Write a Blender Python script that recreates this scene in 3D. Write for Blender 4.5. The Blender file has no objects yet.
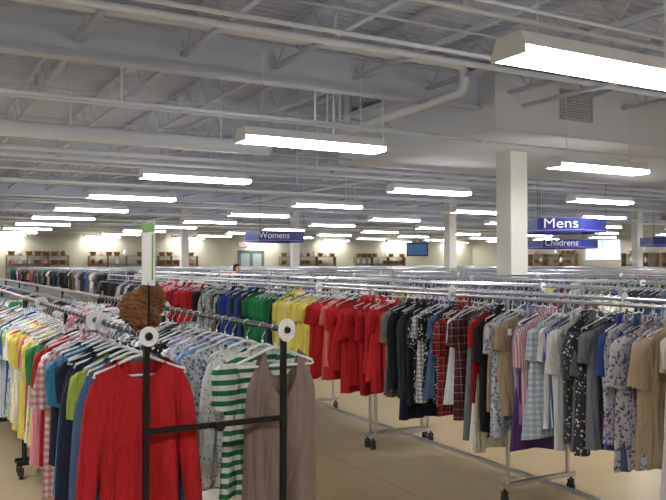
import bpy, math, random
import numpy as np
from mathutils import Vector, Matrix
random.seed(7)
R=random.Random(11)
scene=bpy.context.scene
coll=scene.collection
scene.view_settings.view_transform='Standard'
scene.view_settings.exposure=0.12
F=760.0; CY=math.cos(math.radians(29)); SY=math.sin(math.radians(29))
def px(X,Y):
    d=SY*X+CY*Y; r=CY*X-SY*Y
    return (333+F*r/d if d>0.3 else -9999), d
def lin(c):
    return tuple(((v/255)/12.92 if v/255<=0.04045 else ((v/255+0.055)/1.055)**2.4) for v in c[:3])
# ---------------------------------------------------------------- materials
def newmat(name):
    m=bpy.data.materials.new(name); m.use_nodes=True
    nt=m.node_tree; b=nt.nodes["Principled BSDF"]
    return m,nt,b
def N(nt,t,**k):
    n=nt.nodes.new(t)
    for a,v in k.items(): setattr(n,a,v)
    return n
def math_(nt,op,a,b=None,c=None):
    n=N(nt,'ShaderNodeMath',operation=op)
    for i,v in enumerate((a,b,c)):
        if v is None: continue
        if isinstance(v,(int,float)): n.inputs[i].default_value=v
        else: nt.links.new(v,n.inputs[i])
    return n.outputs[0]
def mixc(nt,fac,a,b,bt='MIX'):
    n=N(nt,'ShaderNodeMix',data_type='RGBA',blend_type=bt)
    for i,v in ((0,fac),(6,a),(7,b)):
        if isinstance(v,(int,float)): n.inputs[i].default_value=v
        elif isinstance(v,tuple): n.inputs[i].default_value=(*v[:3],1)
        else: nt.links.new(v,n.inputs[i])
    return n.outputs[2]
def plain(name,rgb,rough=0.6,metal=0.0,noise=0.08,nscale=6.0,bump=0.0):
    m,nt,b=newmat(name)
    tc=N(nt,'ShaderNodeTexCoord'); nz=N(nt,'ShaderNodeTexNoise'); nz.inputs['Scale'].default_value=nscale
    nz.inputs['Detail'].default_value=4
    nt.links.new(tc.outputs['Object'],nz.inputs['Vector'])
    c=lin(rgb)
    out=mixc(nt,nz.outputs['Fac'],tuple(v*(1-noise) for v in c),tuple(min(1,v*(1+noise)) for v in c))
    nt.links.new(out,b.inputs['Base Color'])
    b.inputs['Roughness'].default_value=rough; b.inputs['Metallic'].default_value=metal
    if bump:
        bp=N(nt,'ShaderNodeBump'); bp.inputs['Strength'].default_value=bump
        nt.links.new(nz.outputs['Fac'],bp.inputs['Height']); nt.links.new(bp.outputs[0],b.inputs['Normal'])
    return m
def emis(name,rgb,s):
    m,nt,b=newmat(name)
    c=lin(rgb)
    tc=N(nt,'ShaderNodeTexCoord'); nz=N(nt,'ShaderNodeTexNoise'); nz.inputs['Scale'].default_value=3
    nt.links.new(tc.outputs['Object'],nz.inputs['Vector'])
    out=mixc(nt,nz.outputs['Fac'],tuple(v*0.95 for v in c),c)
    nt.links.new(out,b.inputs['Emission Color']); b.inputs['Base Color'].default_value=(*c,1)
    b.inputs['Emission Strength'].default_value=s
    return m
M={}
M['steel']=plain('chrome_steel',(200,200,204),0.28,0.9,0.05)
M['black']=plain('black_metal',(24,24,26),0.4,0.3)
M['darkgrey']=plain('caster_rubber',(45,45,48),0.6)
M['whiteplastic']=plain('white_plastic',(228,230,234),0.35)
M['clearplastic']=plain('pale_plastic',(200,206,214),0.25)
M['blackplastic']=plain('black_plastic',(35,35,38),0.4)
M['ceil']=plain('deck_paint',(200,207,222),0.8,0,0.06,1.5)
M['joist']=plain('joist_paint',(192,199,216),0.7,0,0.08,2)
M['girder']=plain('girder_paint',(206,213,228),0.65,0,0.06,1.2)
M['pipe']=plain('pipe_paint',(230,235,244),0.5,0,0.04,3)
M['soffit']=plain('soffit_paint',(230,234,242),0.8,0,0.03,1)
M['wall']=plain('wall_paint',(182,178,158),0.85,0,0.05,0.7)
M['column']=plain('column_paint',(224,222,214),0.7,0,0.04,2)
M['housing']=plain('lamp_housing',(245,246,250),0.5,0,0.02)
M['lens']=emis('lamp_lens',(252,252,252),31.0)
M['blue']=plain('sign_blue',(36,46,130),0.5)
M['purple']=plain('sign_purple',(130,120,205),0.5)
M['signwhite']=plain('sign_white',(240,240,245),0.5)
M['green']=plain('placard_green',(100,165,60),0.5)
M['fur']=plain('brown_fur',(140,96,64),0.95,0,0.6,40)
M['wood']=plain('shelf_wood',(128,104,80),0.6,0,0.2,8)
M['basket']=plain('basket_wicker',(134,92,56),0.8,0,0.35,40,0.5)
M['teal']=plain('door_teal',(92,110,106),0.6)
M['glass']=emis('window_daylight',(205,222,250),1.1)
M['doorglass']=emis('door_glass',(150,160,158),0.12)
M['screen']=emis('tv_screen',(50,84,130),0.5)
M['red_em']=emis('exit_red',(230,40,30),1.2)
M['skin']=plain('skin',(200,150,120),0.6)
M['hair']=plain('hair',(35,26,22),0.7,0,0.3,40)
M['navycloth']=plain('navy_cloth',(40,45,70),0.9)
M['jean']=plain('jeans_cloth',(60,75,110),0.9)
M['vent']=plain('vent_grey',(186,186,190),0.6)
M['pink']=plain('toy_pink',(225,140,165),0.6)
M['redpot']=plain('glazed_red',(150,50,44),0.4)
M['boxwhite']=plain('box_white',(230,228,222),0.7)
M['tag']=plain('paper_tag',(245,244,238),0.7)
# floor
m,nt,b=newmat('floor_tan')
tc=N(nt,'ShaderNodeTexCoord'); nz=N(nt,'ShaderNodeTexNoise'); nz.inputs['Scale'].default_value=0.9; nz.inputs['Detail'].default_value=8
nz2=N(nt,'ShaderNodeTexNoise'); nz2.inputs['Scale'].default_value=25; nz2.inputs['Detail'].default_value=3
nt.links.new(tc.outputs['Object'],nz.inputs['Vector']); nt.links.new(tc.outputs['Object'],nz2.inputs['Vector'])
c1=mixc(nt,nz.outputs['Fac'],lin((164,141,106)),lin((200,180,142)))
c2=mixc(nt,0.3,c1,mixc(nt,nz2.outputs['Fac'],lin((150,128,96)),lin((210,192,156))))
br=N(nt,'ShaderNodeTexBrick'); br.offset=0; br.inputs['Scale'].default_value=1; br.inputs['Brick Width'].default_value=3.05; br.inputs['Row Height'].default_value=3.05
br.inputs['Mortar Size'].default_value=0.006
nt.links.new(tc.outputs['Object'],br.inputs['Vector'])
c3=mixc(nt,br.outputs['Fac'],c2,lin((140,118,86)))
nt.links.new(c3,b.inputs['Base Color']); b.inputs['Roughness'].default_value=0.3
M['floor']=m
# fabrics: base colour comes from the object's own colour
def fabric(kind):
    m,nt,b=newmat('fabric_'+kind)
    oi=N(nt,'ShaderNodeObjectInfo'); tc=N(nt,'ShaderNodeTexCoord'); base=oi.outputs['Color']
    sx=N(nt,'ShaderNodeSeparateXYZ'); nt.links.new(tc.outputs['Object'],sx.inputs[0])
    X,Y,Z=sx.outputs
    W=(0.74,0.74,0.73)
    def bars(co,per,duty):
        return math_(nt,'LESS_THAN',math_(nt,'FRACT',math_(nt,'DIVIDE',co,per)),duty)
    if kind=='solid': col=base
    elif kind=='stripe': col=mixc(nt,bars(Z,0.042,0.5),base,W)
    elif kind=='finestripe': col=mixc(nt,bars(Z,0.018,0.4),base,mixc(nt,0.5,base,W))
    elif kind=='pinstripe': col=mixc(nt,bars(X,0.016,0.35),base,W)
    elif kind=='plaid':
        a=mixc(nt,math_(nt,'MULTIPLY',bars(X,0.03,0.5),0.55),W,base)
        col=mixc(nt,math_(nt,'MULTIPLY',bars(Z,0.03,0.5),0.6),a,base)
    elif kind=='darkplaid':
        dk=mixc(nt,0.75,base,(0.01,0.01,0.012))
        a=mixc(nt,bars(X,0.05,0.45),base,dk)
        col=mixc(nt,math_(nt,'MULTIPLY',bars(Z,0.05,0.45),0.65),a,dk)
        col=mixc(nt,math_(nt,'MULTIPLY',math_(nt,'MAXIMUM',bars(X,0.05,0.07),bars(Z,0.05,0.07)),0.35),col,W)
    elif kind in('floral','dots','darkfloral'):
        vo=N(nt,'ShaderNodeTexVoronoi'); vo.inputs['Scale'].default_value={'floral':52,'dots':60,'darkfloral':50}[kind]
        nzd=N(nt,'ShaderNodeTexNoise'); nzd.inputs['Scale'].default_value=30
        nt.links.new(tc.outputs['Object'],nzd.inputs['Vector'])
        wv=mixc(nt,0.0 if kind=='dots' else 0.035,tc.outputs['Object'],nzd.outputs['Color'])
        nt.links.new(wv,vo.inputs['Vector'])
        f=math_(nt,'LESS_THAN',vo.outputs['Distance'],{'floral':0.42,'dots':0.22,'darkfloral':0.3}[kind])
        if kind=='dots': col=mixc(nt,f,W,base)
        elif kind=='floral':
            col=mixc(nt,f,mixc(nt,0.3,W,base),mixc(nt,0.2,base,vo.outputs['Color']))
        else: col=mixc(nt,f,base,mixc(nt,0.35,W,vo.outputs['Color']))
    nz=N(nt,'ShaderNodeTexNoise'); nz.inputs['Scale'].default_value=180; nz.inputs['Detail'].default_value=2
    nt.links.new(tc.outputs['Object'],nz.inputs['Vector'])
    col=mixc(nt,0.25,col,mixc(nt,nz.outputs['Fac'],(0.3,0.3,0.3),(1.5,1.5,1.5)),'MULTIPLY')
    nt.links.new(col,b.inputs['Base Color'])
    b.inputs['Roughness'].default_value=0.85
    mp=N(nt,'ShaderNodeMapping'); mp.inputs['Scale'].default_value=(16,16,4); nt.links.new(tc.outputs['Object'],mp.inputs[0])
    wr=N(nt,'ShaderNodeTexNoise'); wr.inputs['Scale'].default_value=1; wr.inputs['Detail'].default_value=3; wr.inputs['Distortion'].default_value=0.6
    nt.links.new(mp.outputs[0],wr.inputs['Vector'])
    bp0=N(nt,'ShaderNodeBump'); bp0.inputs['Strength'].default_value=1.0; bp0.inputs['Distance'].default_value=0.05
    nt.links.new(wr.outputs['Fac'],bp0.inputs['Height'])
    bp=N(nt,'ShaderNodeBump'); bp.inputs['Strength'].default_value=0.15; bp.inputs['Distance'].default_value=0.002
    nt.links.new(nz.outputs['Fac'],bp.inputs['Height']); nt.links.new(bp0.outputs[0],bp.inputs['Normal']); nt.links.new(bp.outputs[0],b.inputs['Normal'])
    return m
FAB={k:fabric(k) for k in('solid','stripe','finestripe','pinstripe','plaid','darkplaid','floral','dots','darkfloral')}
m,nt,b=newmat('fabric_mixed')
at=N(nt,'ShaderNodeAttribute',attribute_name='Col'); tc=N(nt,'ShaderNodeTexCoord')
nz=N(nt,'ShaderNodeTexNoise'); nz.inputs['Scale'].default_value=22; nt.links.new(tc.outputs['Object'],nz.inputs['Vector'])
col=mixc(nt,0.5,at.outputs['Color'],mixc(nt,nz.outputs['Fac'],(0.4,0.4,0.4),(1.5,1.5,1.5)),'MULTIPLY')
nt.links.new(col,b.inputs['Base Color']); b.inputs['Roughness'].default_value=0.85
M['mixed']=m
# ---------------------------------------------------------------- mesh builder
class MB:
    def __init__(s): s.v=[];s.f=[]
    def box(s,a,b):
        n=len(s.v); x0,y0,z0=a; x1,y1,z1=b
        s.v+=[(x0,y0,z0),(x1,y0,z0),(x1,y1,z0),(x0,y1,z0),(x0,y0,z1),(x1,y0,z1),(x1,y1,z1),(x0,y1,z1)]
        s.f+=[tuple(n+i for i in q) for q in((0,3,2,1),(4,5,6,7),(0,1,5,4),(1,2,6,5),(2,3,7,6),(3,0,4,7))]
        return s
    def tube(s,pts,r,seg=8,closed=False,caps=True):
        pts=[Vector(p) for p in pts]; n=len(pts); base=len(s.v)
        rs=r if isinstance(r,(list,tuple)) else [r]*n
        up=None
        for i,p in enumerate(pts):
            if closed: t=(pts[(i+1)%n]-pts[i-1]).normalized()
            else: t=(pts[min(i+1,n-1)]-pts[max(i-1,0)]).normalized()
            if up is None:
                up=Vector((0,0,1)) if abs(t.z)<0.9 else Vector((0,1,0))
            a=up-t*up.dot(t)
            if a.length<1e-4: a=Vector((1,0,0))-t*t.x
            a.normalize(); up=a; bb=t.cross(a)
            for k in range(seg):
                th=2*math.pi*(k+0.5)/seg
                q=p+(a*math.cos(th)+bb*math.sin(th))*rs[i]
                s.v.append(tuple(q))
        for i in range(n if closed else n-1):
            j=(i+1)%n
            for k in range(seg):
                k2=(k+1)%seg
                s.f.append((base+i*seg+k,base+i*seg+k2,base+j*seg+k2,base+j*seg+k))
        if caps and not closed:
            s.f.append(tuple(base+k for k in reversed(range(seg))))
            s.f.append(tuple(base+(n-1)*seg+k for k in range(seg)))
        return s
    def prism(s,prof,axis,a,b):
        n=len(s.v); k=len(prof)
        for c in(a,b):
            for p in prof:
                s.v.append((c,p[0],p[1]) if axis=='x' else ((p[0],c,p[1]) if axis=='y' else (p[0],p[1],c)))
        for i in range(k):
            j=(i+1)%k; s.f.append((n+i,n+j,n+k+j,n+k+i))
        s.f.append(tuple(n+i for i in reversed(range(k)))); s.f.append(tuple(n+k+i for i in range(k)))
        return s
    def lathe(s,prof,seg=20,c=(0,0,0)):
        n=len(s.v)
        for r,z in prof:
            for k in range(seg):
                th=2*math.pi*k/seg; s.v.append((c[0]+r*math.cos(th),c[1]+r*math.sin(th),c[2]+z))
        for i in range(len(prof)-1):
            for k in range(seg):
                k2=(k+1)%seg; s.f.append((n+i*seg+k,n+i*seg+k2,n+(i+1)*seg+k2,n+(i+1)*seg+k))
        return s
    def mesh(s,name,mat,smooth=False):
        me=bpy.data.meshes.new(name); me.from_pydata(s.v,[],s.f)
        me.validate()
        if mat: me.materials.append(mat)
        if smooth:
            me.polygons.foreach_set('use_smooth',[True]*len(me.polygons))
        me.update(); return me
def obj(name,me,loc=(0,0,0),rot=0,parent=None,label=None,cat=None,group=None,kind=None):
    o=bpy.data.objects.new(name,me); o.location=loc; o.rotation_euler=(0,0,rot); coll.objects.link(o)
    if parent: o.parent=parent
    if label: o['label']=label
    if cat: o['category']=cat
    if group: o['group']=group
    if kind: o['kind']=kind
    return o
def structure(name,mb,mat,label,cat,smooth=False,loc=(0,0,0)):
    return obj(name,mb.mesh(name,mat,smooth),loc=loc,label=label,cat=cat,kind='structure')
# ---------------------------------------------------------------- room
XL,XR,YN,YF,ZC=-5.0,46.0,-4.0,56.0,5.45
structure('floor',MB().box((XL,YN,-0.1),(XR,YF,0)),M['floor'],'polished tan concrete floor of the store','floor')
structure('wall_back',MB().box((XL,YF,0),(XR,YF+0.2,ZC+.2)),M['wall'],'cream painted long store wall','wall')
structure('wall_right',MB().box((XR,YN,0),(XR+0.2,YF,ZC+.2)),M['wall'],'cream painted side wall with window','wall')
structure('wall_left',MB().box((XL-0.2,YN,0),(XL,YF,ZC+.2)),M['wall'],'plain cream painted side wall','wall')
structure('wall_front',MB().box((XL,YN-0.2,0),(XR,YN,ZC+.2)),M['wall'],'cream painted wall behind the racks','wall')
mb=MB(); y=YN; p=0.2; vs=[]
while y<YF:
    for yy,zz in((y,ZC),(y+0.06,ZC),(y+0.09,ZC+0.06),(y+0.17,ZC+0.06)): vs.append((yy,zz))
    y+=p
n=len(vs)
for yy,zz in vs: mb.v.append((XL,yy,zz)); mb.v.append((XR,yy,zz))
for i in range(n-1): mb.f.append((2*i,2*i+2,2*i+3,2*i+1))
structure('ceiling',mb,M['ceil'],'corrugated metal roof deck painted pale grey','ceiling')
structure('baseboard_back',MB().box((XL,YF-0.02,0),(XR,YF,0.12)),M['darkgrey'],'dark grey vinyl baseboard strip','baseboard')
# joists along Y
mb=MB()
L0,L1=YN+0.02,YF-0.02
for zc in(4.82,5.36):
    mb.box((-0.045,L0,zc-0.03),(0.045,L1,zc+0.03))
y=L0+0.1;k=0
while y<L1-0.4:
    z0,z1=(4.84,5.34) if k%2==0 else (5.34,4.84)
    mb.tube([(0,y,z0),(0,y+0.42,z1)],0.013,4,caps=False); y+=0.42;k+=1
jm=mb.mesh('roof_joist',M['joist'])
x=-1.0
while x<XR-1:
    obj('roof_joist',jm,loc=(x,0,0),label='open-web steel roof joist under the metal deck',cat='roof joist',group='roof joists')
    x+=1.55
for i,yy in enumerate((2.0,5.0,8.2,14.5,17.6,20.6,26.5,29.5,32.5,38.5,41.5,48)):
    obj('bridging_rod',MB().tube([(XL,yy,4.775),(XR,yy,4.775)],0.018,6).mesh('bridging_rod',M['joist']),label='thin grey steel bridging rod across the roof joists',cat='rod',group='bridging rods')
def ibeam(Y,z0,z1,name='roof_girder'):
    mb=MB()
    mb.box((XL+.01,Y-0.13,z0),(XR-.01,Y+0.13,z0+0.03)); mb.box((XL+.01,Y-0.13,z1-0.03),(XR-.01,Y+0.13,z1)); mb.box((XL+.01,Y-0.012,z0+.03),(XR-.01,Y+0.012,z1-.03))
    obj(name,mb.mesh(name,M['girder']),label='deep pale grey steel roof girder',cat='girder',group='roof girders')
for Y in(11.4,23.5,35.5,47.5): ibeam(Y,4.55,5.2)
structure('trim_1',MB().box((9.5,10.9,4.1),(30,16.8,5.3)),M['soffit'],'large white boxed ceiling soffit above column','soffit')
v=bpy.data.objects.new('vent_grille',None); v.location=(11.6,10.9,4.74); coll.objects.link(v)
v['label']='grey louvred air vent grille in the white soffit';v['category']='air vent'
obj('frame',MB().box((-.45,-.03,-.3),(.45,0,-.26)).box((-.45,-.03,.26),(.45,0,.3)).box((-.45,-.03,-.26),(-.41,0,.26)).box((.41,-.03,-.26),(.45,0,.26)).mesh('frame',M['vent']),parent=v)
mb=MB()
for i in range(10):
    z=-.24+i*.052; mb.prism([(-.025,z),(-.02,z-.004),(0,z+.03),(-.002,z+.036)],'x',-.41,.41)
obj('louvres',mb.mesh('louvres',M['vent']),parent=v)
def pipe(name,pts,r,label,mat='pipe',seg=12):
    mb=MB().tube(pts,r,seg)
    return obj(name,mb.mesh(name,M[mat],True),label=label,cat='pipe')
def arc(p,a,b,r=0.25,n=5):
    p=Vector(p);a=(Vector(a)-p).normalized();b=(Vector(b)-p).normalized()
    return [tuple(p+a*r*(1-t)**2+b*r*t*t) for t in[i/n for i in range(n+1)]]
def path(ps,r=0.25):
    out=[ps[0]]
    for i in range(1,len(ps)-1): out+=arc(ps[i],ps[i-1],ps[i+1],r)
    return out+[ps[-1]]
pipe('water_pipe',path([(XL+.01,10.3,5.0),(8.3,10.3,5.0),(8.3,10.3,4.55),(8.3,14.3,4.5),(8.3,14.3,5.42)],.18),.085,'white painted drain pipe with elbows below the roof')
pipe('water_pipe',[(XL+.01,9.4,4.74),(22,9.4,4.74)],.05,'thin white painted sprinkler pipe under the roof')
pipe('round_duct',[(XL+.01,14.9,4.05),(6.6,14.9,4.05),(6.7,14.9,4.05)],.15,'white round duct pipe hung below the roof')
pipe('water_pipe',[(XL+.01,19.0,4.3),(40,19,4.3)],.06,'thin white painted sprinkler pipe under the roof')
pipe('water_pipe',[(10.2,-4,4.6),(10.2,10.9,4.6)],.04,'thin white painted sprinkler pipe under the roof')
pipe('water_pipe',path([(13.6,16.8,4.4),(13.6,56,4.4)],.2),.04,'thin white painted sprinkler pipe under the roof')
for yy,zz,rr in((6.6,4.55,.022),(7.7,4.3,.03),(12.6,4.25,.03),(13.6,4.4,.035),(16.2,4.15,.03),(18.2,4.0,.03),(21.5,4.1,.035),(25.3,4.2,.05),(27.6,4.4,.04),(30,4.1,.04),(34,4.2,.05),(40,4.2,.05),(45,4.1,.05),(51,4.2,.05)):
    pipe('conduit',[(XL,yy,zz),(9.5 if 10<yy<17 else XR,yy,zz)],rr,'thin pale electrical conduit run below the joists',seg=6)
for X,Y,z0 in((3.0,12.6,4.25),(5.25,9.4,4.74),(7.4,13.6,4.38),(7.7,13.6,4.38),(6.6,12.6,4.24),(7.0,12.6,3.9),(8.1,12.6,3.8),(1.2,7.7,4.3),(2.6,14.9,4.2),(5.6,14.9,4.2),(9.0,18.2,3.7),(9.6,18.2,4.0),(12.4,21.5,3.6),(8.8,21.5,4.1),(15.0,25.3,3.6)):
    pipe('drop_pipe',[(X,Y,z0),(X,Y,5.46)],.018,'thin white vertical drop pipe below the roof',seg=8)
# ---------------------------------------------------------------- columns
def column(X,Y,s,top):
    e=bpy.data.objects.new('column',None); e.location=(X,Y,0); coll.objects.link(e)
    e['label']='square cream painted structural column among the racks' if s<.46 else 'wide square cream column rising to the soffit'; e['category']='column'; e['group']='store columns'
    b=.015;h=s/2
    obj('shaft',MB().prism([(-h+b,-h),(h-b,-h),(h,-h+b),(h,h-b),(h-b,h),(-h+b,h),(-h,h-b),(-h,-h+b)],'z',0,top).mesh('shaft',M['column']),parent=e)
    obj('base_trim',MB().box((-h-.015,-h-.015,0),(h+.015,h+.015,.15)).mesh('base_trim',M['darkgrey']),parent=e)
column(11.9,13.1,.5,4.1)
column(23.25,30,.45,4.8)
column(14.1,43.6,.44,4.8)
column(20.9,42.6,.44,4.8)
column(37.05,30.2,.45,4.8)
# ---------------------------------------------------------------- lamps
ly=4.95; lx=4.27
LZ=3.41
lamp_mesh={}
wl=.22
lamp_mesh['housing']=MB().prism([(-wl,.075),(wl,.075),(.16,.21),(-.16,.21)],'x',0,2.44).box((-0.012,-wl,.0),(0.0,wl,.075)).box((2.44,-wl,0),(2.452,wl,.075)).mesh('lamp_housing',M['housing'])
lamp_mesh['lens']=MB().prism([(-wl+.05,0),(wl-.05,0),(wl-.01,.03),(wl-.01,.075),(-wl+.01,.075),(-wl+.01,.03)],'x',0.0,2.44).mesh('lamp_lens',M['lens'])
rodm=MB().tube([(0,0,.2),(0,0,4.78-LZ)],.007,6).mesh('hanging_rod',M['pipe'])
lamp_mesh['conduit']=MB().tube([(-1.6,0,.36),(4.6,0,.36)],.022,6).mesh('mounting_rail',M['pipe'])
for i in range(-1,7):
    for j in range(-1,10):
        X=lx+6.35*i; Y=ly+5.6*j
        if j==0 and i==0: X+=.33; Y+=.15
        if Y>YF-.5: continue
        p,d=px(X+1.2,Y)
        near=(i in(-1,0,1) and j in(-1,0,1,2)) or (i==-1 and j<5)
        if not near and not(-90<p<800 and d>0): continue
        if X+2.5>XR: continue
        e=bpy.data.objects.new('ceiling_lamp',None); e.location=(X,Y,LZ); coll.objects.link(e)
        e['label']='long white fluorescent fixture with glowing lens hung from roof'; e['category']='ceiling lamp'; e['group']='hanging fluorescent fixtures'
        obj('lamp_housing',lamp_mesh['housing'],parent=e); obj('lamp_lens',lamp_mesh['lens'],parent=e)
        obj('hanging_rod',rodm,loc=(.35,0,0),parent=e); obj('hanging_rod',rodm,loc=(2.09,0,0),parent=e)
        obj('mounting_rail',lamp_mesh['conduit'],parent=e)
# ---------------------------------------------------------------- racks
RZ=1.345; RW=.55
def caster_mb(mb,x,y):
    mb.tube([(x-.012,y,.03),(x+.012,y,.03)],.03,12)
    mb.box((x-.02,y-.012,.03),(x-.014,y+.012,.075)); mb.box((x+.014,y-.012,.03),(x+.02,y+.012,.075)); mb.box((x-.02,y-.014,.068),(x+.02,y+.014,.078))
    mb.tube([(x,y,.075),(x,y,.11)],.008,6)
RL=3.34
def rack(X,Y,z,mat,postmat,label,group,crossbar=False,dy0=0.0):
    e=bpy.data.objects.new('clothes_rack',None); e.location=(X,Y,0); coll.objects.link(e)
    e['label']=label; e['category']='clothes rack'; e['group']=group
    for x in(0,RW):
        obj('rail',MB().tube([(x,-dy0,z),(x,RL,z)],.0125,10).mesh('rail',mat,False),parent=e)
    for fy in(0.015,RL/2,RL-.015):
        for x in(0,RW):
            obj('post',MB().box((x-.0105,fy-.0105,.12),(x+.0105,fy+.0105,z+.004)).mesh('post',postmat),parent=e)
            mb=MB(); 
            xx=x+(-.03 if x==0 else .03)
            caster_mb(mb,xx,fy); obj('caster',mb.mesh('caster',M['darkgrey']),parent=e)
        obj('base_bar',MB().box((-.06,fy-.015,.10),(RW+.06,fy+.015,.13)).mesh('base_bar',postmat),parent=e)
        if crossbar or fy==RL/2:
            obj('crossbar',MB().box((0.0105,fy-.009,.975),(RW-.0105,fy+.009,.995)).mesh('crossbar',postmat),parent=e)
    obj('base_rail',MB().box((RW/2-.013,.03,.102),(RW/2+.013,RL-.03,.128)).mesh('base_rail',postmat),parent=e)
    return e
FX=.75;FY=2.74
r0=rack(FX,FY,RZ-.01,M['black'],M['black'],'double-rail black metal rolling rack full of tops','near double rack row',True,.03)
obj('knob',MB().tube([(.27,-.03,.985),(.27,-.012,.985)],.018,14).mesh('knob',M['black'],False),parent=r0)
for k in range(1,4): rack(FX,FY+k*3.42,RZ-.01,M['steel'],M['black'],'double-rail rolling clothes rack with chrome rails','near double rack row')
RX=3.5; RY0=2.23; 
for k in range(-1,4): rack(RX,RY0+k*3.4,1.365,M['steel'],M['steel'],'chrome double-rail rolling rack packed with colourful tops','aisle-side rack row')
mb=MB()
for x in(0,RW): mb.tube([(x,0,RZ),(x,RL,RZ)],.0125,6)
for fy in(0.015,RL-.015):
    for x in(0,RW): mb.box((x-.013,fy-.013,.1),(x+.013,fy+.013,RZ)); caster_mb(mb,x,fy)
    mb.box((-.06,fy-.015,.10),(RW+.06,fy+.015,.13))
mb.box((RW/2-.013,.03,.102),(RW/2+.013,RL-.03,.128))
rackm=mb.mesh('clothes_rack',M['steel'])
far=[]
for i in range(0,17):
    X=5.95+2.3*i
    for k in range(-1,15):
        Y=2.0+3.5*k
        if 6<=k<7: continue
        if Y+RL>YF-1.5: continue
        p1,d1=px(X,Y+RL/2)
        if -70<p1<760 and d1>2:
            o=obj('clothes_rack',rackm,loc=(X,Y,0),label='double-rail chrome clothes rack in the packed sales floor',cat='clothes rack',group='sales floor racks')
            far.append((X,Y,d1))
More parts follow.
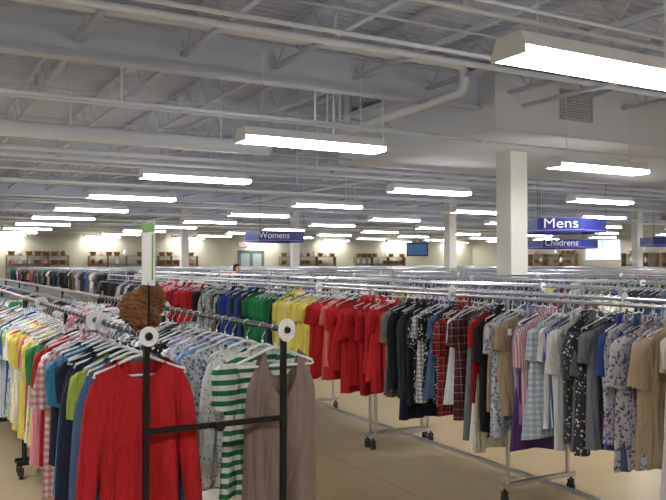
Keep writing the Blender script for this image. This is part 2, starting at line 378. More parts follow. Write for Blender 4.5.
# ---------------------------------------------------------------- garments
NZ=-.085
def garment(kind,seed,nu=18,nv=16,rs=10,sr=9):
    r=random.Random(seed*31+len(kind))
    P=dict(Ws=.205,Wc=.225,Wh=.235,L=.66,nw=.085,nf=.085,nb=.02,T=.032,sl=.2,sw=.075,o0=-.01,o1=.035)
    if kind=='tee': P.update(L=r.uniform(.56,.7),Wc=r.uniform(.19,.225))
    if kind=='long': P.update(L=r.uniform(.6,.68),sl=r.uniform(.5,.56),sw=.05,Wc=.172,Wh=.175,nw=.1,nf=.075,Ws=.195,o0=.055,o1=.075)
    if kind=='tank': P.update(Ws=.125,Wc=.18,Wh=.2,nw=.082,nf=.19,nb=.12,sl=0,L=r.uniform(.64,.7))
    if kind=='shirt': P.update(L=r.uniform(.64,.76),sl=r.choice([.24,.54]),Wc=.225,Wh=.235,nw=.07,nf=.06,sw=.07)
    if kind=='dress': P.update(L=r.uniform(.8,.9),sl=r.choice([0,.16]),Ws=.17,Wc=.18,Wh=.25,nf=.12)
    if kind=='blouse': P.update(L=r.uniform(.58,.72),sl=r.choice([.18,.35]),Wc=.215,Wh=.25,nf=.12,sw=.07)
    Ws,Wc,Wh,Lg,nw=P['Ws'],P['Wc'],P['Wh'],P['L'],P['nw']
    zh=NZ-Lg; tipz=NZ-.055*Ws/.205
    A=r.uniform(.018,.028); k1=r.uniform(4,7); k2=r.uniform(8,13); p1=r.uniform(0,6); p2=r.uniform(0,6); ks=r.uniform(6,10); p3=r.uniform(0,6); tw=r.uniform(-.03,.03)
    def wid(v):
        if v>.76:
            t=(v-.76)/.24; s=t*t*(3-2*t); return Wc+(Ws-Wc)*s
        t=v/.76; return Wh+(Wc-Wh)*t
    V=[];Fc=[]
    def common(u,v):
        a=(1-v)
        return A*a*math.sin(k1*u+p1)+.5*A*a*math.sin(k2*u+p2+2*v)+tw*a*u
    idx={}
    def vert(side,i,j):
        u=-1+2*i/nu; v=j/nv
        onside=(i==0 or i==nu)
        w=wid(v); x=u*w
        xt=abs(u)*Ws
        if xt<nw:
            dep=P['nf'] if side<0 else P['nb']
            top=NZ-dep*math.sqrt(max(0,1-(xt/nw)**2)); neck=1
        else:
            top=NZ+(tipz-NZ)*(xt-nw)/(Ws-nw); neck=0
        seam=(j==nv and not neck)
        key=('s' if (onside or seam) else side,i,j)
        if key in idx: return idx[key]
        hemw=.008*math.sin(5*u+p3) if j==0 else 0
        z=zh+(top-zh)*v+hemw*1.0
        prof=math.sqrt(max(0,1-u*u))**.7
        fac=(1-v**6)+(.55*v**6 if neck else 0)
        if onside or seam: y=common(u,v)
        else: y=common(u,v)+side*(P['T']*prof*fac+.006*(1-u*u)*math.sin(ks*u+p3+side)*(1-v))
        idx[key]=len(V); V.append((x,y,z)); return idx[key]
    for side in(-1,1):
        for i in range(nu):
            for j in range(nv):
                q=[vert(side,i,j),vert(side,i+1,j),vert(side,i+1,j+1),vert(side,i,j+1)]
                if side>0: q=q[::-1]
                q2=[]
                for a in q:
                    if a not in q2: q2.append(a)
                if len(q2)>2: Fc.append(tuple(q2))
    if P['sl']>0:
        for s in(-1,1):
            b0=len(V); sl=P['sl']; sw=P['sw']; sp=r.uniform(0,6); out=r.uniform(P['o0'],P['o1'])
            for k in range(sr+1):
                t=k/sr
                if t<.25:
                    q=t/.25; rx=.008+(sw-.008)*math.sin(q*math.pi/2); ry=.012+.02*q
                else:
                    q=(t-.25)/.75; rx=sw*(1-.28*q) if sl>.3 else sw*(1-.05*q); ry=.032*(1-.15*q)
                cx=s*(Ws-.022+out*t+ (.015 if sl<.3 else 0)*t); cz=tipz-.004-sl*t
                cy=.012*math.sin(3*t+sp)*t
                for m_ in range(rs):
                    th=2*math.pi*m_/rs
                    ww=1+.1*math.sin(3*th+4*t+sp)
                    V.append((cx+rx*math.cos(th)*ww,cy+ry*math.sin(th)*ww,cz+(.25*rx*math.cos(th)*s)))
            for k in range(sr):
                for m_ in range(rs):
                    m2=(m_+1)%rs
                    Fc.append((b0+k*rs+m_,b0+k*rs+m2,b0+(k+1)*rs+m2,b0+(k+1)*rs+m_))
    if kind=='shirt' and nu>10:
        b0=len(V); n=16
        for k in range(n+1):
            th=-math.pi/2+.12+ (2*math.pi-.24)*k/n
            ex=math.cos(th); ey=math.sin(th)
            zf=NZ-.045*max(0,-ey)
            V.append((ex*(nw-.012),ey*.03,zf+.035)); V.append((ex*(nw+.008),ey*.045-.002,zf-.004-.03*max(0,-ey)))
            V.append((ex*(nw-.016),ey*.026,zf-.01))
        for k in range(n):
            a=b0+3*k
            Fc.append((a,a+3,a+4,a+1)); Fc.append((a+2,a+5,a+3,a))
        b0=len(V); m_=10
        for k in range(m_+1):
            v=.02+.86*k/m_; z=zh+(NZ-.06-zh)*v
            y=common(0,v)-(P['T']*(1-v**6)+.007*(1-v))-.004
            V.append((-.015,y,z)); V.append((.015,y,z))
        for k in range(m_): Fc.append((b0+2*k,b0+2*k+1,b0+2*k+3,b0+2*k+2))
    return V,Fc
KN={'tee':'t_shirt','long':'long_sleeve_top','tank':'tank_top','shirt':'button_shirt','dress':'dress','blouse':'blouse'}
KW={'tee':'short-sleeved t-shirt','long':'long-sleeved knit top','tank':'sleeveless tank top','shirt':'collared button shirt','dress':'long dress','blouse':'loose blouse'}
GM={}; gcache={}
def gmesh(kind,s,fk):
    if (kind,s,fk) not in GM:
        if (kind,s) not in gcache: gcache[(kind,s)]=garment(kind,s+1)
        V,Fc=gcache[(kind,s)]
        mb=MB(); mb.v=V; mb.f=Fc
        GM[(kind,s,fk)]=mb.mesh(KN[kind],FAB[fk],True)
    return GM[(kind,s,fk)]
def hanger_mb(lo=False):
    n=4 if lo else 9
    hk=[]
    for i in range(n+1):
        th=math.radians(-30+ (210)*i/n); hk.append((-.019*math.cos(th),0,.019*math.sin(th)))
    hk=[(p[0],0,p[2]-.004) for p in hk]
    hk+=[(.012,0,-.03),(0,0,-.045),(0,0,-.075)] if not lo else [(0,0,-.045),(0,0,-.075)]
    hook=MB().tube(hk,.0022 if not lo else .0028,3 if lo else 6,caps=False)
    body=MB()
    if lo: body.tube([(-.2,0,-.145),(0,0,-.08),(.2,0,-.145)],.006,3,caps=False)
    else:
        body.tube([(0,0,-.06),(0,0,-.078),(.03,0,-.083),(.1,0,-.108),(.19,0,-.138),(.198,0,-.15),(.18,0,-.153),(-.18,0,-.153),(-.198,0,-.15),(-.19,0,-.138),(-.1,0,-.108),(-.03,0,-.083),(0,0,-.076)],.0055,6)
    return hook,body
hk,bd=hanger_mb()
HH=hk.mesh('hook',M['steel'],True)
HB={'white':bd.mesh('hanger_body',M['whiteplastic'],True),'clear':bd.mesh('hanger_body',M['clearplastic'],True),'black':bd.mesh('hanger_body',M['blackplastic'],True)}
C=dict(red=(186,20,30),brightred=(206,26,34),lime=(176,200,84),navy=(26,32,62),black=(24,24,28),cyan=(56,146,190),pink=(232,156,174),hotpink=(218,76,110),
 white=(228,228,230),cream=(226,218,196),yellow=(236,222,104),green=(38,138,80),teal=(30,112,110),brown=(128,108,92),mauve=(132,113,106),lav=(178,162,204),blue=(52,82,160),lblue=(146,178,212),
 grey=(122,124,130),olive=(120,118,96),maroon=(104,26,38),denim=(76,102,140),tan=(186,164,136),salmon=(236,118,100),orange=(228,126,56),dgreen=(28,58,44),purple=(94,60,132),char=(56,58,62),kelly=(20,112,66))
def cn(c):
    return {'brightred':'bright red','lav':'lavender','lblue':'light blue','dgreen':'dark green','char':'charcoal','hotpink':'hot pink','kelly':'kelly green','mauve':'mauve-brown'}.get(c,c)
PW={'solid':'','stripe':'white-striped ','finestripe':'fine-striped ','pinstripe':'pinstriped ','plaid':'and white checked ','darkplaid':'plaid ','floral':'floral-print ','dots':'dotted ','darkfloral':'flowered '}
cnt=[0]
tagm=MB().box((-.012,-.001,-.02),(.012,.001,.02)).mesh('price_tag',M['tag'])
def hang(rx,ry,rz,kind,color,fk,group,rot=None,seed=None,scale=1.0,sx=1.0,hc=None,dx=0.0,tag=None):
    s=R.randrange(3) if seed is None else seed
    rot=R.uniform(-.18,.18) if rot is None else rot
    hc=hc or R.choice(['white','clear','white','clear','black'])
    e=obj('clothes_hanger',HB[hc],loc=(rx,ry,rz),rot=rot,label={'white':'white plastic','clear':'pale translucent plastic','black':'black plastic'}[hc]+' clothes hanger hooked over the rack rail',cat='clothes hanger',group='hangers, '+group)
    if sx!=1: e.scale=(sx,1,1)
    obj('hook',HH,parent=e)
    o=obj(KN[kind],gmesh(kind,s,fk),loc=(rx+dx,ry,rz),rot=rot,label=(cn(color)+' '+PW[fk]+KW[kind]+' hanging on the rack'),cat={'tee':'t-shirt','long':'long-sleeved top','tank':'tank top','shirt':'shirt','dress':'dress','blouse':'blouse'}[kind],group=group)
    o.scale=(scale*sx,1,scale)
    o.location.z+= -NZ*(scale-1)
    if (R.random()<.3 if tag is None else tag):
        t=obj('price_tag',tagm,loc=(-.14*R.random()-.05,-.045,-.2),rot=R.uniform(-.4,.4),parent=o)
    c=lin(C[color]); j=R.uniform(.82,1.12)
    o.color=(min(1,c[0]*j),min(1,c[1]*j),min(1,c[2]*j),1)
    cnt[0]+=1
    return o
zA=RZ-.01
seqA=[('long','red','solid'),('long','denim','solid'),('tee','lime','solid'),('long','navy','solid'),('long','black','solid'),('tee','navy','solid'),('tee','cyan','solid'),('long','navy','solid'),('shirt','hotpink','plaid'),('tee','white','solid'),
('tee','red','solid'),('long','pink','solid'),('tee','green','solid'),('shirt','pink','plaid'),('tee','yellow','solid'),('tee','lblue','floral'),('blouse','cream','solid'),('tee','hotpink','solid'),('tee','yellow','solid'),('long','cream','solid'),('tee','yellow','solid'),
('tee','brightred','solid'),('tee','white','solid'),('tee','lime','solid'),('blouse','denim','floral'),('tee','blue','solid'),('tee','cream','solid'),('tee','kelly','solid'),('shirt','lblue','pinstripe'),('tee','grey','solid'),('tee','orange','solid'),
('tee','yellow','solid'),('tee','cyan','solid'),('tee','black','solid'),('tee','lblue','solid'),('tee','white','stripe'),('tee','pink','solid')]
y=2.83
i=0
while y<9.0:
    k=seqA[i] if i<len(seqA) else (R.choice(['tee','long','blouse','shirt']),R.choice(['white','cream','lblue','yellow','pink','red','navy','green','teal','cyan','lav']),R.choice(['solid','solid','floral','stripe']))
    hang(FX,y,zA,*k,'clothes on the near rack outer rail',rot=-.04 if i==0 else None,scale=R.uniform(.92,1.06) if i else 1.0,sx=.87 if i==0 else R.uniform(.86,.96),hc='white' if i<4 else None,seed=0 if i==0 else None,tag=False if i==0 else None)
    y+=R.uniform(.085,.125); i+=1
seqB=[('tank','mauve','solid'),('tee','kelly','stripe'),('long','purple','dots'),('blouse','denim','floral'),('tee','lblue','solid'),('blouse','blue','floral'),('tee','navy','dots'),('long','lav','solid'),('blouse','black','darkfloral'),('shirt','grey','plaid'),('tee','black','solid'),('blouse','white','floral'),('tee','blue','floral'),('tee','char','finestripe'),('blouse','pink','floral'),('shirt','lblue','pinstripe'),('tee','grey','solid'),('long','navy','solid'),('blouse','denim','floral')]
y=2.83;i=0
while y<7.0:
    k=seqB[i] if i<len(seqB) else (R.choice(['tee','long','blouse','shirt']),R.choice(['white','grey','lblue','navy','pink','maroon','black','hotpink','teal','blue','lav','char']),R.choice(['solid','floral','stripe','plaid','dots','solid']))
    hang(FX+RW,y,zA,*k,'clothes on the near rack inner rail',rot=[-.05,.1,-.1][i] if i<3 else None,hc='white' if i<5 else None,seed=i%3 if i<3 else None,sx=(.86,.88,.86)[i] if i<3 else R.uniform(.86,.98),dx=.03 if i==0 else 0,tag=False if i<2 else None)
    y+=R.uniform(.09,.12) if i>2 else (.17 if i else .13); i+=1
yB_end=y
ranges=[(2.75,[('white','solid'),('cream','solid'),('lblue','dots'),('tan','solid'),('denim','floral'),('white','solid'),('lblue','solid')]),
(2.98,[('lblue','solid'),('cream','solid'),('purple','floral'),('white','solid'),('blue','solid'),('denim','solid')]),
(3.22,[('black','darkfloral'),('black','solid'),('grey','solid'),('char','darkfloral'),('black','solid')]),
(3.5,[('blue','pinstripe'),('lblue','plaid'),('blue','solid'),('navy','floral'),('lblue','solid'),('denim','solid'),('white','solid')]),
(3.68,[('lav','solid'),('purple','solid'),('lav','solid'),('pink','pinstripe'),('navy','solid')]),
(3.9,[('tan','solid'),('tan','solid'),('denim','floral'),('cream','solid'),('olive','floral'),('teal','solid'),('brown','solid')]),
(4.08,[('red','solid'),('cream','darkfloral'),('black','solid'),('red','solid'),('char','darkplaid')]),
(4.35,[('red','darkplaid'),('dgreen','solid'),('maroon','darkplaid'),('white','solid'),('black','solid'),('grey','solid'),('navy','darkplaid'),('black','darkfloral')]),
(4.75,[('denim','solid'),('maroon','darkplaid'),('black','darkfloral'),('navy','finestripe'),('grey','plaid'),('maroon','solid'),('denim','solid'),('black','solid')]),
(5.0,[('black','solid'),('char','solid'),('navy','solid'),('black','solid'),('navy','finestripe')]),
(5.12,[('olive','solid'),('grey','solid')]),(6.05,[('red','solid'),('red','solid'),('brightred','solid')]),(6.22,[('salmon','solid'),('hotpink','solid'),('salmon','solid')]),
(6.38,[('red','solid'),('yellow','solid'),('red','solid')]),(7.1,[('yellow','solid'),('yellow','solid'),('yellow','solid'),('cream','solid')]),
(7.25,[('navy','solid'),('lime','solid')]),(8.0,[('green','solid'),('kelly','solid'),('teal','solid'),('green','solid')]),(8.8,[('navy','solid'),('black','solid'),('blue','solid'),('char','solid')]),
(9.8,[('black','solid'),('brown','solid'),('navy','solid'),('teal','floral'),('grey','floral')]),(10.9,[('red','solid'),('brightred','solid'),('maroon','solid')]),(12,[('pink','solid'),('white','solid'),('salmon','solid')]),(20,[('navy','solid'),('white','solid'),('grey','solid'),('lblue','solid')])]
y=2.3
zR=1.365
last=None
while y<12.6:
    for r_ in ranges:
        if y<r_[0]: break
    kind=R.choice(['tee','shirt','blouse','shirt','shirt','blouse'] if y<5.3 else ['tee','long','shirt','blouse'])
    if R.random()<.07 and y<5: kind='dress'
    col,fk=R.choice(r_[1])
    if (col,fk)==last and y<5: col,fk=R.choice(r_[1])
    last=(col,fk)
    hang(RX,y,zR,kind,col,fk,'clothes on the aisle rack outer rail',scale=R.uniform(1.0,1.18),sx=R.uniform(.78,.98))
    y+=R.uniform(.05,.076)*(1 if y<5.1 else (1.25 if y<9 else 1.5))
yR_end=y
y=2.6
while y<4.4:
    hang(RX+RW,y,zR,R.choice(['tee','shirt','blouse']),R.choice(['grey','char','denim','black','lblue','brown','maroon']),R.choice(['solid','floral','solid']),'clothes on the aisle rack inner rail',scale=1.05)
    y+=R.uniform(.08,.12)
yR2=y
print('garments',cnt[0])
# ------- the rest: merged stuff
def lowg(kind,seed,nu,nv,rs,sr):
    V,Fc=garment(kind,seed,nu,nv,rs,sr); return np.array(V),Fc
LOW=[lowg(k,s,4,3,4,2) for k,s in(('tee',1),('long',2),('shirt',3),('blouse',1))]
MID=[lowg(k,s,10,7,6,4) for k,s in(('tee',1),('long',2),('shirt',3),('blouse',1))]
h1,h2=hanger_mb(True)
HV=np.array(h1.v+h2.v); HF=h1.f+[tuple(a+len(h1.v) for a in f) for f in h2.f]
gv=[];gl=[];gs=[];gc=[];gn=0
hv=[];hl=[];hs=[];hn=0
def cache(Fc):
    return np.array([a for f in Fc for a in f]),np.array([len(f) for f in Fc])
LOWc=[cache(f) for _,f in LOW]; MIDc=[cache(f) for _,f in MID]; HFc=cache(HF)
def place(rx,ry,rz,rot,mid,color):
    global gn,hn
    k=R.randrange(4)
    V=(MID if mid else LOW)[k][0]; li,ls=(MIDc if mid else LOWc)[k]
    c,s=math.cos(rot),math.sin(rot); sc=R.uniform(.95,1.15)
    W=np.empty_like(V); W[:,0]=V[:,0]*c-V[:,1]*s+rx; W[:,1]=V[:,0]*s+V[:,1]*c+ry; W[:,2]=(V[:,2]-NZ)*sc+NZ+rz
    gv.append(W); gl.append(li+gn); gs.append(ls); gc.append(np.tile(np.array([*color,1.0]),(len(V),1))); gn+=len(V)
    V=HV; W=np.empty_like(V); W[:,0]=V[:,0]*c-V[:,1]*s+rx; W[:,1]=V[:,0]*s+V[:,1]*c+ry; W[:,2]=V[:,2]+rz
    hv.append(W); hl.append(HFc[0]+hn); hs.append(HFc[1]); hn+=len(V)
pal=list(C.keys()); light=['grey','denim','cream','navy','black','denim','white','char','brown','tan','maroon','char']
def fill(rx,rz,y0,y1,step,mid):
    y=y0+.04; col=None
    while y<y1-.04:
        if col is None or R.random()<.4: col=R.choice(light if R.random()<.7 else pal)
        c=lin(C[col]); j=R.uniform(.75,1.05)
        place(rx,y,rz,R.uniform(-.18,.18),mid,[min(1,v*j) for v in c])
        y+=step*R.uniform(.75,1.35)
fill(FX,zA,9.05,12.9,.12,True)
fill(FX+RW,zA,yB_end,16.2,.11,True)
fill(RX,zR,yR_end,RY0+3*3.4+RL,.11,True)
fill(RX+RW,zR,yR2,RY0+3*3.4+RL,.1,True)
for X,Y,d in far:
    for x in(0,RW):
        if R.random()<.04: continue
        fill(X+x,RZ,Y,Y+RL,.085 if d<14 else (.11 if d<26 else .17),d<9)
def big(name,v,l,s,mat,cols=None,label='',cat=''):
    v=np.concatenate(v); l=np.concatenate(l); s=np.concatenate(s)
    me=bpy.data.meshes.new(name); me.vertices.add(len(v)); me.vertices.foreach_set('co',v.astype(np.float32).ravel())
    me.loops.add(len(l)); me.loops.foreach_set('vertex_index',l.astype(np.int32))
    me.polygons.add(len(s)); st=np.concatenate([[0],np.cumsum(s)[:-1]]); me.polygons.foreach_set('loop_start',st.astype(np.int32))
    me.materials.append(mat); me.update(calc_edges=True)
    if cols is not None:
        ca=me.color_attributes.new('Col','FLOAT_COLOR','POINT'); ca.data.foreach_set('color',np.concatenate(cols).astype(np.float32).ravel())
    me.validate(); print(name,len(s))
    return obj(name,me,label=label,cat=cat,kind='stuff')
big('hanging_clothes',gv,gl,gs,M['mixed'],gc,'mass of assorted hanging clothes filling the distant racks','clothes')
big('clothes_hangers',hv,hl,hs,M['clearplastic'],None,'mass of pale hangers crowding the distant rails','clothes hangers')
# ---------------------------------------------------------------- ring dividers, placard, fur
def ring_mesh(rad):
    mb=MB(); seg=28; ri=.016
    for r_,yy in((ri,-.002),(rad,-.002),(rad,.002),(ri,.002)):
        for k in range(seg):
            th=2*math.pi*k/seg; mb.v.append((r_*math.cos(th),yy,r_*math.sin(th)))
    for a in range(4):
        b_=(a+1)%4
        for k in range(seg):
            k2=(k+1)%seg; mb.f.append((a*seg+k,b_*seg+k,b_*seg+k2,a*seg+k2))
    return mb.mesh('size_divider',M['signwhite'])
RM={}
def ring(X,Y,z,rad,tilt=0.0):
    if rad not in RM: RM[rad]=ring_mesh(rad)
    return obj('size_divider',RM[rad],loc=(X,Y,z),rot=tilt,label='round white plastic size divider ring on the rail',cat='size divider',group='rail size dividers')
ring(FX+RW,2.722,zA,.045,.3); ring(FX,2.722,zA+.0,.036,.1)
ring(FX,3.45,zA,.045,.5); ring(FX,3.62,zA,.045,-.3); ring(FX,5.3,zA,.045,.3); ring(FX+RW,4.4,zA,.045,.3); ring(RX,4.5,zR,.045,.2); ring(RX,6.6,zR,.045,.2); ring(RX+RW,3.4,zR,.045,.2); ring(RX+RW,5.2,zR,.045,.2)
for X,Y,d in far:
    if d<22: ring(X,Y+R.uniform(.3,3),RZ,.045,R.uniform(-.4,.4))
e=bpy.data.objects.new('placard_stand',None); e.location=(FX+.01,2.76,RZ-.006); coll.objects.link(e); e['label']='tall white price placard with green header on thin pole'; e['category']='sign'
obj('pole',MB().tube([(0,0,0),(0,0,.19)],.005,8).mesh('pole',M['black']),parent=e)
obj('placard',MB().box((-.003,-.07,.18),(.003,.09,.41)).mesh('placard',M['signwhite']),parent=e)
obj('header',MB().box((-.0045,-.068,.375),(.0045,.088,.408)).mesh('header',M['green']),parent=e)
obj('green_band',MB().box((-.0045,-.066,.2),(.0045,-.05,.365)).mesh('green_band',M['green']),parent=e)
mb=MB()
rf=random.Random(3)
lobes=[((-.02,0,.0),.058),((.03,.02,.025),.048),((.0,-.01,-.03),.048),((.02,-.02,.05),.032)]
for (cx,cy_,cz),S in lobes:
    mb.lathe([(a*S/.052,b_*S/.052) for a,b_ in [(.001,-.05),(.03,-.043),(.048,-.02),(.052,.0),(.045,.028),(.02,.046),(.001,.05)]],14,(cx,cy_,cz))
    for i in range(190):
        th=rf.uniform(0,6.283); ph=math.acos(rf.uniform(-1,1)); dv=Vector((math.sin(ph)*math.cos(th),math.sin(ph)*math.sin(th),math.cos(ph)))
        p0=dv*S*.93+Vector((cx,cy_,cz)); t=dv.cross(Vector((rf.random(),rf.random(),rf.random()))).normalized()
        mb.tube([p0,p0+dv*.012+t*.006,p0+dv*.016+t*.018,p0+dv*.006+t*.028],[.006,.005,.004,.001],4,caps=False)
obj('fur_hat',mb.mesh('fur_hat',M['fur'],True),loc=(FX+.02,2.87,RZ+.085),label='curly brown faux-fur hat perched on the rack end',cat='hat')
# ---------------------------------------------------------------- hanging signs
def text(body,size,mat,parent,loc,rot,ext=.004,wide=1.0):
    c=bpy.data.curves.new('lettering_curve','FONT'); c.body=body; c.size=size; c.align_x='CENTER'; c.align_y='CENTER'; c.extrude=ext
    t=bpy.data.objects.new('lettering_tmp',c); coll.objects.link(t)
    dg=bpy.context.evaluated_depsgraph_get(); me=bpy.data.meshes.new_from_object(t.evaluated_get(dg)); bpy.data.objects.remove(t)
    me.materials.clear(); me.materials.append(mat)
    o=bpy.data.objects.new('lettering',me); coll.objects.link(o); o.parent=parent; o.location=loc; o.rotation_euler=rot; o.scale=(wide,1,1)
    return o
def drum(X,Y,Z,rad,h,body,tsize,wide=1.0):
    e=bpy.data.objects.new('hanging_sign',None); e.location=(X,Y,Z); e.rotation_euler=(0,0,math.atan2(-X,Y)*1.0); coll.objects.link(e)
    e['label']='blue hexagonal hanging department sign'+(' reading '+body if body else ''); e['category']='sign'; e['group']='department signs'
    mb=MB(); ap=rad*math.cos(math.pi/6)
    for r_,z in((rad,-h/2),(rad,h/2),(rad-.03,h/2),(rad-.03,-h/2)):
        for k in range(6):
            th=2*math.pi*k/6; mb.v.append((r_*math.cos(th),r_*math.sin(th),z))
    for a in range(4):
        b_=(a+1)%4
        for k in range(6):
            k2=(k+1)%6; mb.f.append((a*6+k,a*6+k2,b_*6+k2,b_*6+k))
    obj('sign_band',mb.mesh('sign_band',M['blue']),parent=e)
    for k in range(3,6):
        a=2*math.pi*k/6; b_=2*math.pi*(k+1)/6
        p=Vector((math.cos(a),math.sin(a),0))*(rad+.012); q=Vector((math.cos(b_),math.sin(b_),0))*(rad+.012)
        mb=MB(); mb.v+=[(p.x,p.y,-h*.42),(q.x,q.y,-h*.38),(q.x,q.y,-h*.30),(p.x,p.y,-h*.34)]; mb.f.append((0,1,2,3))
        obj('stripe',mb.mesh('stripe',M['purple']),parent=e)
    for k in range(0,6,2):
        a=2*math.pi*k/6; mb=MB().tube([((rad-.015)*math.cos(a),(rad-.015)*math.sin(a),h/2),((rad-.015)*math.cos(a),(rad-.015)*math.sin(a),4.8-Z)],.006,5)
        obj('hanging_wire',mb.mesh('hanging_wire',M['darkgrey']),parent=e)
    if body: text(body,tsize,M['signwhite'],e,(0,-(ap+.03),h*.1),(math.pi/2,0,0),wide=wide)
    return e
drum(18.75,18.3,2.8,1.42,.44,'Mens',.44,1.15)
drum(14.6,31.9,2.78,1.36,.46,'Womens',.4,.92)
drum(31.4,30.6,2.62,1.9,.46,'Childrens',.46,.95)
drum(36.3,27.6,2.75,1.4,.48,'',.5)
# ---------------------------------------------------------------- far wall features
def door(name,X):
    e=bpy.data.objects.new(name,None); e.location=(X,YF,0); coll.objects.link(e); e['kind']='structure'; e['label']='teal framed double door with glass in the long wall'; e['category']='door'
    obj('door_frame',MB().box((-1.1,-.08,0),(-1.0,0,2.6)).box((1.0,-.08,0),(1.1,0,2.6)).box((-1.1,-.08,2.5),(1.1,0,2.6)).mesh('door_frame',M['teal']),parent=e)
    for s in(-1,1):
        x0,x1=(-1,-.01) if s<0 else (.01,1)
        obj('door_leaf',MB().box((x0,-.05,0.01),(x0+.12,-.01,2.5)).box((x1-.12,-.05,0.01),(x1,-.01,2.5)).box((x0+.12,-.05,0.01),(x1-.12,-.01,.3)).box((x0+.12,-.05,2.35),(x1-.12,-.01,2.5)).mesh('door_leaf',M['teal']),parent=e)
        obj('door_glass',MB().box((x0+.12,-.035,.3),(x1-.12,-.025,2.35)).mesh('door_glass',M['doorglass']),parent=e)
door('door_1',23.6)
e=bpy.data.objects.new('exit_sign',None); e.location=(22.9,YF,3.05); coll.objects.link(e); e['label']='red lit EXIT sign on the cream wall'; e['category']='exit sign'
obj('case',MB().box((-.35,-.08,-.18),(.35,0,.18)).mesh('case',M['signwhite']),parent=e); text('EXIT',.28,M['red_em'],e,(0,-.09,0),(math.pi/2,0,0))
e=bpy.data.objects.new('window_1',None); e.location=(XR,40.6,2.6); coll.objects.link(e); e['kind']='structure'; e['label']='bright daylight window with white frame'; e['category']='window'
mb=MB().box((-.08,-1.7,-.8),(0,1.7,-.72)).box((-.08,-1.7,.72),(0,1.7,.8)).box((-.08,-1.7,-.72),(0,-1.62,.72)).box((-.08,1.62,-.72),(0,1.7,.72)).box((-.07,-.03,-.72),(0,.03,.72))
obj('window_frame',mb.mesh('window_frame',M['signwhite']),parent=e); obj('window_glass',MB().box((-.04,-1.62,-.72),(-.03,1.62,.72)).mesh('window_glass',M['glass']),parent=e)
e=bpy.data.objects.new('television',None); e.location=(22.9,32.3,2.3); e.rotation_euler=(0,0,-math.radians(33)); coll.objects.link(e); e['label']='flat television showing blue picture on a ceiling pole'; e['category']='television'
obj('case',MB().box((-.55,-.04,-.35),(.55,.05,.35)).mesh('case',M['blackplastic']),parent=e); obj('screen',MB().box((-.48,-.05,-.28),(.48,-.04,.28)).mesh('screen',M['screen']),parent=e)
obj('ceiling_pole',MB().tube([(0,.02,.35),(0,.02,2.5)],.025,8).mesh('ceiling_pole',M['pipe']),parent=e)
basket=MB().lathe([(.001,0),(.16,0),(.24,.26),(.245,.28),(.23,.28),(.15,.02),(.001,.02)],16).mesh('basket',M['basket'],True)
vase=MB().lathe([(.001,0),(.08,0),(.14,.14),(.12,.28),(.05,.38),(.07,.46),(.06,.46),(.04,.38),(.001,.36)],16).mesh('vase',M['boxwhite'],True)
potp=[(.001,0),(.1,0),(.17,.1),(.15,.22),(.09,.28),(.11,.32),(.1,.32),(.08,.28),(.001,.26)]
pvase=MB().lathe(potp,16).mesh('pot',M['pink'],True); rvase=MB().lathe(potp,16).mesh('pot',M['redpot'],True)
def goods(x,y,z):
    k=R.random()
    if k<.4: obj('basket',basket,loc=(x,y,z),label='round brown wicker basket on the wall shelf',cat='basket',group='baskets on shelves')
    elif k<.62: obj('vase',vase,loc=(x,y,z),label='pale ceramic vase on the wall shelf',cat='vase',group='vases on shelves')
    elif k<.72: obj('pot',rvase,loc=(x,y,z),label='dark red glazed pot on the wall shelf',cat='pot',group='pots on shelves')
    elif k<.8: obj('pot',pvase,loc=(x,y,z),label='pink round pot on the wall shelf',cat='pot',group='pots on shelves')
def shelf(X0,X1,Y,label,ysz=.45,H=2.1):
    e=bpy.data.objects.new('shelf_unit',None); e.location=(X0,Y,0); coll.objects.link(e); e['label']=label; e['category']='shelf unit'
    w=X1-X0
    for x in np.arange(0,w+.01,w/3): obj('upright',MB().box((x-.02,0,0),(x+.02,ysz,H)).mesh('upright',M['wood']),parent=e)
    zs=(.3,.9,1.5,H)
    for z in zs: obj('shelf_board',MB().box((0-.02,0,z),(w+.02,ysz,z+.03)).mesh('shelf_board',M['wood']),parent=e)
for (X0,X1,lab) in((5.6,9.6,'brown wall shelving holding baskets and vases'),(11,15,'wooden wall shelving with household goods'),(16,19,'wooden wall shelving with household goods'),(26,31,'brown wall shelving with household goods'),(33,38,'brown wall shelving with household goods')):
    shelf(X0,X1,YF-.6,lab)
    x=X0+.3
    while x<X1-.2:
        for z in(1.5,2.1): goods(x,YF-.35,z+.03)
        x+=.56
def shelf_side(Y0,Y1,label):
    e=bpy.data.objects.new('shelf_unit',None); e.location=(XR-.6,Y0,0); coll.objects.link(e); e['label']=label; e['category']='shelf unit'
    w=Y1-Y0
    for y in np.arange(0,w+.01,w/3): obj('upright',MB().box((0,y-.02,0),(.5,y+.02,2.3)).mesh('upright',M['wood']),parent=e)
    for z in(.3,1,1.6,2.3): obj('shelf_board',MB().box((0,-.02,z),(.5,w+.02,z+.03)).mesh('shelf_board',M['wood']),parent=e)
    y=Y0+.4
    while y<Y1-.3:
        for z in(1.6,2.3): goods(XR-.35,y,z+.03)
        y+=.56
shelf_side(30.5,35,'wooden side wall shelving with pink and white goods')
shelf_side(35.6,38.4,'wooden side wall shelving beside the window')
shelf_side(43,48,'wooden side wall shelving beside the window')
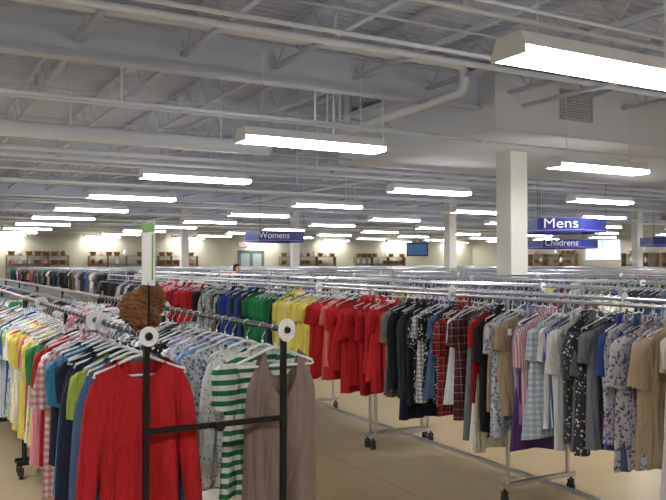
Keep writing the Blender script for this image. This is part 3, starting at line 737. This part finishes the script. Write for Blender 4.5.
# ---------------------------------------------------------------- person
def person(X,Y,rot,H):
    s=H/1.7
    J={'pelvis':(0,0,.95),'waist':(0,0,1.08),'chest':(0,.0,1.27),'neckb':(0,-.01,1.42),'neck':(0,-.02,1.48),'chin':(0,-.035,1.53),'head':(0,-.03,1.61),'top':(0,-.02,1.67)}
    Rr={'pelvis':(.15,.11),'waist':(.125,.095),'chest':(.145,.105),'neckb':(.06,.055),'neck':(.052,.052),'chin':(.062,.07),'head':(.078,.095),'top':(.05,.065)}
    E=[('pelvis','waist'),('waist','chest'),('chest','neckb'),('neckb','neck'),('neck','chin'),('chin','head'),('head','top')]
    for sd,n_ in((-1,'l'),(1,'r')):
        J.update({n_+'sh':(sd*.16,0,1.38),n_+'el':(sd*.23,-.02,1.12),n_+'wr':(sd*.2,-.22,1.02),n_+'pa':(sd*.19,-.29,1.01)})
        Rr.update({n_+'sh':(.06,.06),n_+'el':(.042,.042),n_+'wr':(.028,.025),n_+'pa':(.038,.018)})
        E+=[('chest',n_+'sh'),(n_+'sh',n_+'el'),(n_+'el',n_+'wr'),(n_+'wr',n_+'pa')]
        J.update({n_+'hip':(sd*.09,0,.86),n_+'kn':(sd*.1,-.02,.5),n_+'an':(sd*.1,.02,.09),n_+'to':(sd*.11,-.14,.03)})
        Rr.update({n_+'hip':(.09,.09),n_+'kn':(.058,.06),n_+'an':(.038,.042),n_+'to':(.042,.028)})
        E+=[('pelvis',n_+'hip'),(n_+'hip',n_+'kn'),(n_+'kn',n_+'an'),(n_+'an',n_+'to')]
        for f in range(5):
            if f<4: b0=(sd*(.165+.017*f),-.315,1.01); t0=(sd*(.165+.017*f),-.36-.01*(f in(1,2)),.995); t1=(sd*(.165+.017*f),-.375,.97)
            else: b0=(sd*.155,-.27,1.01); t0=(sd*.14,-.30,1.0); t1=(sd*.14,-.325,.99)
            for q,p_ in enumerate((b0,t0,t1)): J[n_+'f%d%d'%(f,q)]=p_; Rr[n_+'f%d%d'%(f,q)]=(.009,.009)
            E+=[(n_+('pa' if f<4 else 'wr'),n_+'f%d0'%f),(n_+'f%d0'%f,n_+'f%d1'%f),(n_+'f%d1'%f,n_+'f%d2'%f)]
    names=list(J); me=bpy.data.meshes.new('person'); me.from_pydata([tuple(c*s for c in J[n_]) for n_ in names],[(names.index(a),names.index(b_)) for a,b_ in E],[])
    o=bpy.data.objects.new('person_build',me); coll.objects.link(o)
    o.modifiers.new('s','SKIN'); 
    for i_,n_ in enumerate(names):
        me.skin_vertices[0].data[i_].radius=tuple(v*s for v in Rr[n_]); me.skin_vertices[0].data[i_].use_root=(n_=='pelvis')
    sm=o.modifiers.new('d','SUBSURF'); sm.levels=2; sm.render_levels=2
    dg=bpy.context.evaluated_depsgraph_get(); m2=bpy.data.meshes.new_from_object(o.evaluated_get(dg)); bpy.data.objects.remove(o)
    m2.materials.clear()
    for mt in(M['skin'],M['navycloth'],M['jean'],M['blackplastic']): m2.materials.append(mt)
    for p_ in m2.polygons:
        z=p_.center.z/s; y=p_.center.y/s; x=abs(p_.center.x/s)
        p_.material_index=0 if z>1.45 else (3 if z<.1 else (2 if z<.93 and x<.2 and y>-.2 else (0 if y<-.2 else 1))); p_.use_smooth=True
    po=obj('person',m2,loc=(X,Y,0),rot=rot,label='person with dark hair in navy top browsing racks',cat='person')
    mb=MB(); seg=16
    prof=[(.088,-.1),(.098,-.03),(.098,.03),(.08,.075),(.04,.1),(.001,.105)]
    mb.lathe([(r_*s,z*s) for r_,z in prof],seg,(0,.0,1.62*s))
    mb.v=[(v_[0],v_[1] + (.012*s if v_[1]<0 else 0.01*s) + (.03*s if (v_[1]<-.05*s and v_[2]<1.64*s) else 0),v_[2]) for v_ in mb.v]
    obj('hair',mb.mesh('hair',M['hair'],True),parent=po)
    for sd in(-1,1):
        obj('eye',MB().lathe([(.001,-.01),(.009,0),(.001,.01)],8,(sd*.03*s,-.122*s,1.6*s)).mesh('eye',M['hair']),parent=po)
        obj('ear',MB().tube([(sd*.078*s,-.02*s,1.62*s),(sd*.09*s,-.01*s,1.6*s),(sd*.08*s,-.015*s,1.57*s)],[.008*s,.012*s,.006*s],6).mesh('ear',M['skin'],True),parent=po)
    obj('nose',MB().tube([(0,-.118*s,1.6*s),(0,-.14*s,1.57*s)],[.005*s,.011*s],6).mesh('nose',M['skin'],True),parent=po)
    obj('mouth',MB().tube([(-.02*s,-.113*s,1.545*s),(.02*s,-.113*s,1.545*s)],.004*s,6).mesh('mouth',M['pink'],True),parent=po)
person(7.35,18.4,math.radians(20),1.56)
# ---------------------------------------------------------------- world & camera
w=bpy.data.worlds.new('world'); scene.world=w; w.use_nodes=True; w.node_tree.nodes['Background'].inputs[0].default_value=(.6,.7,.9,1); w.node_tree.nodes['Background'].inputs[1].default_value=.6
cam=bpy.data.cameras.new('camera'); cam.sensor_width=36; cam.lens=36*F/666; cam.clip_start=.05; cam.clip_end=200
co=bpy.data.objects.new('camera',cam); co.location=(0,0,1.6); co.rotation_euler=(math.radians(90+.98),0,-math.radians(29)); coll.objects.link(co); scene.camera=co
